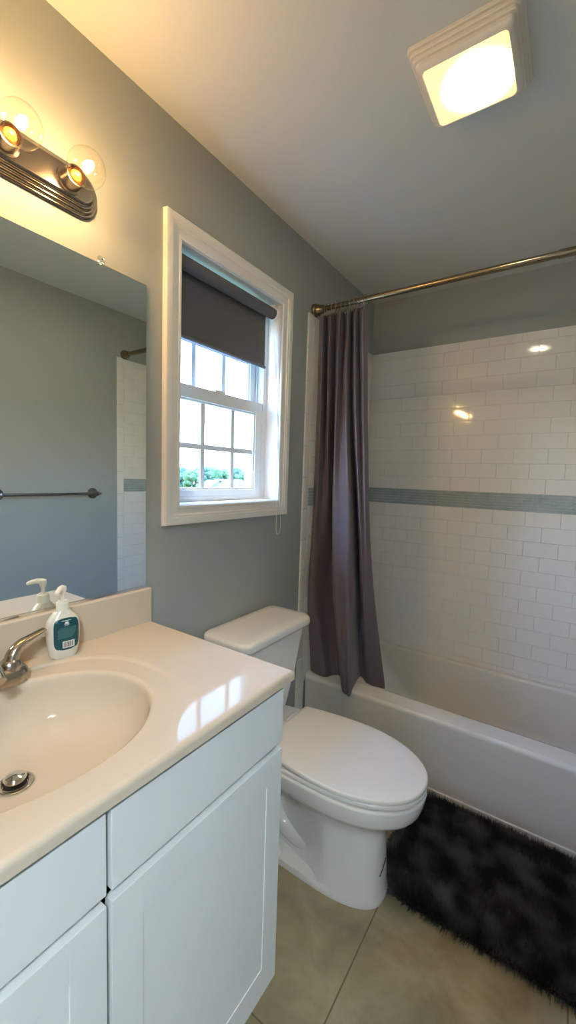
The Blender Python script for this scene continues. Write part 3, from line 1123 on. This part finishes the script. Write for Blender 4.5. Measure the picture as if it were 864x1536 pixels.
def sl_loop(hw, hd, z, n=2.6, N=48):
    out = []
    for i in range(N):
        a = 2 * PI * i / N
        c, s = math.cos(a), math.sin(a)
        out.append(Vector((SX + hd * math.copysign(abs(c) ** (2 / n), c), SY + hw * math.copysign(abs(s) ** (2 / n), s), VZ + z)))
    return out


def soap_hw(z):
    # outline of the bottle
    pr = [(0.0, 0.028), (0.004, 0.0315), (0.02, 0.0345), (0.05, 0.038), (0.075, 0.0385), (0.092, 0.0355), (0.103, 0.029), (0.111, 0.0215), (0.116, 0.0165), (0.118, 0.0145)]
    for (z0, w0), (z1, w1) in zip(pr[:-1], pr[1:]):
        if z0 <= z <= z1:
            return w0 + (w1 - w0) * (z - z0) / (z1 - z0)
    return pr[-1][1]


def soap_hd(z):
    return min(0.0225, 0.0185 + z * 0.2) if z < 0.09 else max(0.0135, 0.0225 - (z - 0.09) * 0.32)


bm = new()
zs = [0.0, 0.004, 0.012, 0.02, 0.035, 0.05, 0.065, 0.075, 0.085, 0.092, 0.098, 0.103, 0.107, 0.111, 0.116, 0.118]
loft(bm, [sl_loop(soap_hw(z), soap_hd(z), z) for z in zs])
part('bottle', bm, M['soap_white'], t, ang=60)
bm = new()
lathe(bm, [(0.0, 0.1175), (0.0148, 0.1175), (0.0148, 0.134), (0.0138, 0.137), (0.0105, 0.138), (0.0105, 0.141), (0.0, 0.141)], (SX, SY, VZ), n=32)
col_ = part('collar', bm, M['pump'], t)
bm = new()
lathe(bm, [(0.0045, 0.138), (0.0045, 0.156), (0.0065, 0.158), (0.0085, 0.164), (0.0095, 0.170), (0.0085, 0.1755), (0.004, 0.178), (0.0, 0.1785)], (SX, SY, VZ), n=24)
nd = Vector((0.80, -0.60, 0))
tube(bm, [Vector((SX, SY, VZ + 0.172)), Vector((SX, SY, VZ + 0.172)) + nd * 0.014 + Vector((0, 0, 0.001)), Vector((SX, SY, VZ + 0.170)) + nd * 0.030 + Vector((0, 0, -0.001)), Vector((SX, SY, VZ + 0.165)) + nd * 0.037], [0.0075, 0.0068, 0.0055, 0.0042], 14)
part('pump', bm, M['pump'], t)


def label_patch(name, y0f, y1f, z0, z1, m, lift, rnd, parent=None, n=24):
    """a patch following the front of the bottle; y in -1..1 of its half width"""
    bm = new()
    g = []
    for j in range(n + 1):
        z = z0 + (z1 - z0) * j / n
        row = []
        for i in range(n + 1):
            u, v = 2 * i / n - 1, 2 * j / n - 1
            if rnd:
                k = (1 - abs(v) ** rnd) ** (1 / rnd) if abs(v) < 1 else 0.0
                k = max(k, 0.30)
                yy = (y0f + y1f) / 2 + u * (y1f - y0f) / 2 * k
            else:
                yy = (y0f + y1f) / 2 + u * (y1f - y0f) / 2
            hw, hd = soap_hw(z), soap_hd(z)
            nn_ = 2.6
            f = min(abs(yy * 0.0385 / hw), 0.995)
            x = hd * (1 - f ** nn_) ** (1 / nn_)
            row.append(bm.verts.new((SX + x + lift, SY + yy * 0.0385, VZ + z)))
        g.append(row)
    for j in range(n):
        for i in range(n):
            bm.faces.new((g[j][i], g[j][i + 1], g[j + 1][i + 1], g[j + 1][i]))
    return part(name, bm, m, t, parent)


lab = label_patch('label', -0.70, 0.80, 0.022, 0.101, M['teal'], 0.0005, 4.5)
lab['label'] = 'dark teal label with pale print and a barcode'
bm_marks = [(-0.24, 0.30, 0.0945, 0.0957), (-0.06, 0.16, 0.0885, 0.0915), (-0.10, 0.20, 0.0865, 0.0880), (-0.02, 0.12, 0.0925, 0.0935), (-0.08, 0.18, 0.0835, 0.0850)]
k = 0
for a, b, c, d in bm_marks:
    label_patch('emblem', a, b, c, d, M['label_white'], 0.0008, 0, lab, 6)
for i, (a, b) in enumerate(((-0.12, 0.18), (-0.40, 0.62), (-0.46, 0.64), (-0.50, 0.60), (-0.48, 0.66), (-0.44, 0.56), (-0.50, 0.52), (-0.46, 0.46), (-0.52, 0.36))):
    z = 0.0795 - i * 0.0034
    label_patch('text_line', a, b, z, z + 0.0019, M['label_ink'], 0.0008, 0, lab, 8)
label_patch('barcode_panel', -0.22, 0.50, 0.027, 0.044, M['label_white'], 0.0008, 0, lab, 8)
y = -0.15
while y < 0.42:
    wd = random.choice((0.02, 0.035, 0.05))
    label_patch('barcode_bar', y, y + wd, 0.029, 0.042, M['label_dark'], 0.0011, 0, lab, 3)
    y += wd + random.choice((0.02, 0.03, 0.045))

# ------------------------------------------------------------------ wall mirror
MY0, MY1, MZ0, MZ1 = -0.10, 0.8265, 1.0195, 1.918
t = thing('wall_mirror', 'large frameless wall mirror standing on the backsplash', 'mirror', (0.0, 0.36, MZ0))
bm = new()
box(bm, 0.0005, 0.0045, MY0, MY1, MZ0, MZ1)
part('backing', bm, M['mirror_edge'], t, smooth=False)
bm = new()
box(bm, 0.0046, 0.0068, MY0 + 0.0006, MY1 - 0.0006, MZ0 + 0.0006, MZ1 - 0.0006, 0.0008, 1)
part('mirror_glass', bm, M['mirror'], t, smooth=False)
bm = new()
box(bm, 0.0005, 0.0085, MY0, MY1, 1.0157, MZ0 - 0.0005, 0.0005, 1)
box(bm, 0.0072, 0.0092, MY0, MY1, 1.0157, MZ0 + 0.0045, 0.0005, 1)
part('channel', bm, M['chrome'], t, label='thin metal channel along the bottom edge')
for cy in (0.684, 0.05):
    bm = new()
    box(bm, 0.0005, 0.0125, cy - 0.008, cy + 0.008, MZ1 + 0.0005, MZ1 + 0.016, 0.002, 2)
    box(bm, 0.0078, 0.0125, cy - 0.008, cy + 0.008, MZ1 - 0.007, MZ1 + 0.003, 0.002, 2)
    c_ = part('mirror_clip', bm, M['clear_plastic'], t, label='clear plastic clip')
    bm = new()
    lathe(bm, [(0.0, 0.0), (0.0028, 0.0), (0.0024, 0.0018), (0.0, 0.0024)], (0.0126, cy, MZ1 + 0.009), (1, 0, 0), 12)
    part('screw', bm, M['chrome'], t, c_)

# ------------------------------------------------------------------ vanity light bar
LY, LZ = 0.3825, 2.060
t = thing('vanity_light', 'bronze light bar with clear globe bulbs above the mirror', 'light fixture', (0.0, LY, LZ))
bm = new()
hl, hh = 0.292, 0.057
prof = [(0.0, 0.0005), (0.0, 0.006), (0.003, 0.009), (0.006, 0.009), (0.007, 0.013), (0.010, 0.016), (0.013, 0.016), (0.014, 0.020), (0.017, 0.023), (0.020, 0.023), (0.021, 0.027), (0.025, 0.031), (0.029, 0.0325)]
lp = []
for o, x in prof:
    oy = o * 0.85
    pts = rrect(0, 0, hl - o, hh - o, 0.052 - o, 0, 12)
    lp.append([Vector((x, LY + p.x, LZ + p.y)) for p in pts])
loft(bm, lp)
part('backplate', bm, M['bar_metal'], t, ang=25)
BX = 0.104
for i in range(4):
    by = LY + (i - 1.5) * 0.138
    bm = new()
    lathe(bm, [(0.0, 0.032), (0.030, 0.032), (0.030, 0.0345), (0.0245, 0.036), (0.0235, 0.060), (0.0225, 0.064), (0.020, 0.064), (0.0195, 0.040), (0.0, 0.040)], (0, by, LZ), (1, 0, 0), 32)
    part('socket', bm, M['bar_metal'], t)
    bm = new()
    R_ = 0.041
    pf = [(0.0135, 0.050), (0.0135, 0.060), (0.016, 0.066)]
    c0 = BX + 0.002
    for k in range(1, 19):
        a = PI * (0.16 + 0.84 * k / 18)
        pf.append((R_ * math.sin(a), c0 - R_ * math.cos(a)))
    lathe(bm, pf, (0, by, LZ), (1, 0, 0), 40)
    b_ = part('bulb', bm, M['bulb_glass'], t, label='clear glass globe bulb')
    bm = new()
    lathe(bm, [(0.0, 0.040), (0.0128, 0.040), (0.0128, 0.062), (0.0115, 0.064), (0.006, 0.072), (0.0, 0.074)], (0, by, LZ), (1, 0, 0), 24)
    part('bulb_stem', bm, M['amber'], t, b_, label='amber glowing bulb stem')
    bm = new()
    lathe(bm, [(0.0, -0.017), (0.006, -0.014), (0.0095, -0.006), (0.0095, 0.006), (0.006, 0.014), (0.0, 0.017)], (BX + 0.008, by, LZ + 0.002), (1, 0, 0), 20)
    part('filament', bm, M['filament'], t, b_, label='glowing filament')

# ------------------------------------------------------------------ ceiling fan light
lcx, lcy = 0.783, 1.2275
t = thing('ceiling_fan_light', 'square ribbed white ceiling fan light with glowing lens', 'ceiling light', (lcx, lcy, H))
bm = new()
lp = []
stack = [(0.1290, 0.0), (0.1290, 0.0065), (0.1275, 0.0085), (0.1215, 0.0090), (0.1215, 0.0112), (0.1235, 0.0115), (0.1235, 0.0170), (0.1220, 0.0190), (0.1165, 0.0195), (0.1165, 0.0217),
         (0.1180, 0.0220), (0.1180, 0.0275), (0.1165, 0.0295), (0.1110, 0.0300), (0.1110, 0.0322), (0.1120, 0.0325), (0.1110, 0.0380), (0.1070, 0.0430), (0.1020, 0.0460), (0.0990, 0.0470)]
for hwid, d in stack:
    lp.append(rrect(lcx, lcy, hwid, hwid * 0.97, 0.012, H - d, 5))
for hx_, hy_, d in ((0.0975, 0.083, 0.0465), (0.0965, 0.082, 0.043)):
    lp.append(rrect(lcx, lcy, hx_, 0.0945 if hy_ > 0.0825 else 0.0935, 0.012, H - d, 5))
loft(bm, lp)
part('housing', bm, M['fixture'], t, ang=25)
bm = new()
lp = []
for o, d in ((0.0965, 0.044), (0.0955, 0.0485), (0.0915, 0.0510), (0.07, 0.0520)):
    lp.append(rrect(lcx, lcy, o, o * 0.96, 0.012, H - d, 5))
loft(bm, lp, True, True)
lens = part('lens', bm, M['lens'], t, label='glowing square lens')

# ------------------------------------------------------------------ towel bar on the right wall
TBZ = 1.225
t = thing('towel_bar', 'steel towel bar on the grey wall seen in the mirror', 'towel bar', (W, 1.25, TBZ))
bm = new(); tube(bm, [(W - 0.062, 0.955, TBZ), (W - 0.062, 1.562, TBZ)], 0.0085, 18)
part('bar', bm, M['steel'], t)
for y in (0.99, 1.54):
    bm = new()
    lathe(bm, [(0.0, 0.0005), (0.034, 0.0005), (0.034, 0.005), (0.029, 0.011), (0.015, 0.014), (0.011, 0.022), (0.0105, 0.048), (0.014, 0.054), (0.0145, 0.066), (0.010, 0.074), (0.0, 0.076)], (W, y, TBZ), (-1, 0, 0), 28)
    part('post', bm, M['steel'], t)

# ------------------------------------------------------------------ bath mat
RX0, RX1, RY0, RY1 = 0.630, 1.42, 1.285, 1.742
bm = new()
nx, ny = 84, 50
loops = []
g = []
rc = 0.10
for j in range(ny + 1):
    row = []
    for i in range(nx + 1):
        u, v = i / nx * 2 - 1, j / ny * 2 - 1
        x, y = (RX0 + RX1) / 2 + u * (RX1 - RX0) / 2, (RY0 + RY1) / 2 + v * (RY1 - RY0) / 2
        hx, hy = (RX1 - RX0) / 2, (RY1 - RY0) / 2
        # pull the corners round
        ax, ay = abs(u) * hx - (hx - rc), abs(v) * hy - (hy - rc)
        if ax > 0 and ay > 0:
            m_ = max(ax, ay) / max(math.hypot(ax, ay), 1e-6)
            x = (RX0 + RX1) / 2 + math.copysign(hx - rc + ax * m_, u)
            y = (RY0 + RY1) / 2 + math.copysign(hy - rc + ay * m_, v)
        e = min(1 - abs(u), (1 - abs(v)) * hy / hx) * hx
        z = 0.003 + 0.010 * sstep(0, 0.02, e) + 0.003 * noise.noise(Vector((x * 9, y * 9, 0)))* sstep(0, 0.03, e)
        row.append(bm.verts.new((x, y, z)))
    g.append(row)
for j in range(ny):
    for i in range(nx):
        bm.faces.new((g[j][i], g[j][i + 1], g[j + 1][i + 1], g[j + 1][i]))
# underside
bnd = [e for e in bm.edges if e.is_boundary]
r = bmesh.ops.extrude_edge_only(bm, edges=bnd)
nv = [v for v in r['geom'] if isinstance(v, bmesh.types.BMVert)]
for v in nv:
    v.co.z = 0.0008
rug = obj('bath_mat', bm, M['mat_base'], wn=False)
tag(rug, 'dark charcoal shaggy bath mat on the floor along the tub', 'bath mat')
mh = bpy.data.materials.new('charcoal_pile')
mh.use_nodes = True
nt = mh.node_tree
b = nt.nodes['Principled BSDF']
b.inputs['Roughness'].default_value = 0.65
tc = nt.nodes.new('ShaderNodeTexCoord')
nn = nt.nodes.new('ShaderNodeTexNoise'); nn.inputs['Scale'].default_value = 11; nn.inputs['Detail'].default_value = 3
nt.links.new(tc.outputs['Object'], nn.inputs['Vector'])
rp = nt.nodes.new('ShaderNodeValToRGB')
rp.color_ramp.elements[0].position = 0.40; rp.color_ramp.elements[0].color = (0.022, 0.021, 0.0215, 1)
rp.color_ramp.elements[1].position = 0.66; rp.color_ramp.elements[1].color = (0.20, 0.19, 0.193, 1)
nt.links.new(nn.outputs['Fac'], rp.inputs['Fac'])
nt.links.new(rp.outputs['Color'], b.inputs['Base Color'])
rug.data.materials.append(mh)
ps = rug.modifiers.new('pile', 'PARTICLE_SYSTEM').particle_system
st = ps.settings
st.type = 'HAIR'
st.count = 18000
st.hair_length = 0.013
st.hair_step = 3
st.render_step = 3
st.display_step = 3
st.emit_from = 'FACE'
st.use_emit_random = True
st.brownian_factor = 0.004
st.factor_random = 0.0
st.normal_factor = 0.02
st.tangent_factor = 0.0
st.child_type = 'INTERPOLATED'
st.rendered_child_count = 7
st.child_percent = 1
st.clump_factor = 0.15
st.roughness_1 = 0.006
st.roughness_2 = 0.006
st.roughness_endpoint = 0.005
st.length_random = 0.35
st.root_radius = 0.9
st.tip_radius = 0.35
st.radius_scale = 0.0013
st.material = 2
vg = rug.vertex_groups.new(name='pile_length')
for v in rug.data.vertices:
    e_ = min(v.co.x - RX0, RX1 - v.co.x, v.co.y - RY0, RY1 - v.co.y)
    vg.add([v.index], 0.45 + 0.55 * sstep(0.0, 0.035, e_), 'REPLACE')
ps.vertex_group_length = 'pile_length'
ps.seed = 4

# ------------------------------------------------------------------ outside
GZ = -2.6
bm = new()
box(bm, -260, -2.0, -120, 260, GZ - 0.5, GZ)
struct('lawn', bm, M['lawn'], label='green lawn outside the window', smooth=False)


def tree(name, x, y, h, rad, m, lab, seed):
    rnd = random.Random(seed)
    t = thing(name, lab, 'tree', (x, y, GZ), 'trees beyond the lawn')
    bm = new()
    tube(bm, [(x, y, GZ - 0.1), (x + 0.1, y, GZ + h * 0.3), (x, y + 0.1, GZ + h * 0.6)], [rad * 0.08, rad * 0.06, rad * 0.03], 10)
    part('trunk', bm, M['bark'], t)
    bm = new()
    for k in range(26):
        f = rnd.random()
        zz = GZ + h * (0.30 + 0.62 * f)
        rr = rad * (0.25 + 0.95 * math.sin(PI * (0.18 + 0.75 * f))) * 0.62
        a = rnd.uniform(0, 2 * PI)
        s = rad * rnd.uniform(0.26, 0.42)
        c = Vector((x + rr * math.cos(a), y + rr * math.sin(a), zz))
        r_ = bmesh.ops.create_icosphere(bm, subdivisions=3, radius=1.0)
        for v in r_['verts']:
            d = 1 + 0.35 * noise.noise(v.co * 3.0 + Vector((k, seed, 0))) + 0.25 * noise.noise(v.co * 8.0 + Vector((seed, k, 0)))
            v.co = c + v.co * s * d
    part('foliage', bm, m, t, ang=180, wn=False)


# (direction slope, distance, height, radius, leaf, label)
def place(slope, dist):
    return 1.071 - dist, 0.033 + slope * dist


for i, (sl_, D, h, rd, m, lb) in enumerate((
        (0.875, 66, 5.0, 2.4, M['leaf_dark'], 'blue green tree at the far left of the window view'),
        (0.918, 58, 4.6, 1.7, M['leaf'], 'round green tree on the lawn left of the houses'),
        (0.960, 88, 5.9, 2.6, M['leaf_dark'], 'tall tree behind the lawn next to the left house'),
        (0.985, 95, 6.3, 4.0, M['leaf'], 'bright green tree rising behind the left house roof'),
        (1.055, 97, 5.3, 4.4, M['leaf'], 'wide green tree between the two house roofs'),
        (1.120, 116, 6.3, 3.6, M['leaf_dark'], 'dark tree behind the peak of the large house'),
        (1.20, 88, 5.6, 4.2, M['leaf'], 'green tree at the right of the large house roof'),
        (0.82, 90, 5.7, 4.0, M['leaf'], 'green tree near the left window jamb'),
        (1.29, 108, 6.2, 4.0, M['leaf_dark'], 'rightmost dark tree beyond the large house'))):
    x, y = place(sl_, D)
    tree('leafy_tree', x, y, h, rd, m, lb, i + 3)


def house(lab, sl_, D, wdt, dep_, wall_h, roof_h, rot):
    x, y = place(sl_, D)
    t = thing('house', lab, 'house', (x, y, GZ), 'houses beyond the lawn')
    t.rotation_euler = (0, 0, rot)
    O = Vector((x, y, GZ))
    bm = new()
    box(bm, x - wdt / 2, x + wdt / 2, y - dep_ / 2, y + dep_ / 2, GZ - 0.2, GZ + wall_h)
    for s in (-1, 1):   # gable triangles
        a = [bm.verts.new((x + s * wdt / 2, y - dep_ / 2, GZ + wall_h)), bm.verts.new((x + s * wdt / 2, y + dep_ / 2, GZ + wall_h)), bm.verts.new((x + s * wdt / 2, y, GZ + wall_h + roof_h))]
        b_ = [bm.verts.new(v.co - Vector((s * 0.2, 0, 0))) for v in a]
        bm.faces.new(a); bm.faces.new(b_[::-1])
        for i in range(3):
            j = (i + 1) % 3
            bm.faces.new((a[i], a[j], b_[j], b_[i]))
    part('wall', bm, M['siding'], t, smooth=False)
    bm = new()
    for s in (-1, 1):
        ov = 0.35
        sl2 = roof_h / (dep_ / 2)
        p = [Vector((x - wdt / 2 - ov, y, GZ + wall_h + roof_h + 0.08)), Vector((x + wdt / 2 + ov, y, GZ + wall_h + roof_h + 0.08)),
             Vector((x + wdt / 2 + ov, y + s * (dep_ / 2 + ov), GZ + wall_h - ov * sl2 + 0.08)), Vector((x - wdt / 2 - ov, y + s * (dep_ / 2 + ov), GZ + wall_h - ov * sl2 + 0.08))]
        loft(bm, [p, [q_ + Vector((0, 0, 0.15)) for q_ in p]])
    part('roof', bm, M['roofing'], t, smooth=False)
    for k in (-0.25, 0.25):
        bm = new()
        box(bm, x + wdt / 2 - 0.02, x + wdt / 2 + 0.04, y + k * dep_ - 0.45, y + k * dep_ + 0.45, GZ + 0.9, GZ + 2.0)
        part('window', bm, M['house_glass'], t, smooth=False)


house('pale house with two small gables left in the window view', 1.015, 66, 6.0, 4.2, 1.0, 1.5, math.radians(-20))
house('low pale house behind the lawn with long grey roof', 1.085, 74, 8.0, 6.0, 1.4, 1.3, math.radians(75))
house('large grey roofed house nearest the right of the window view', 1.165, 52, 8.0, 6.2, 0.9, 1.75, math.radians(12))
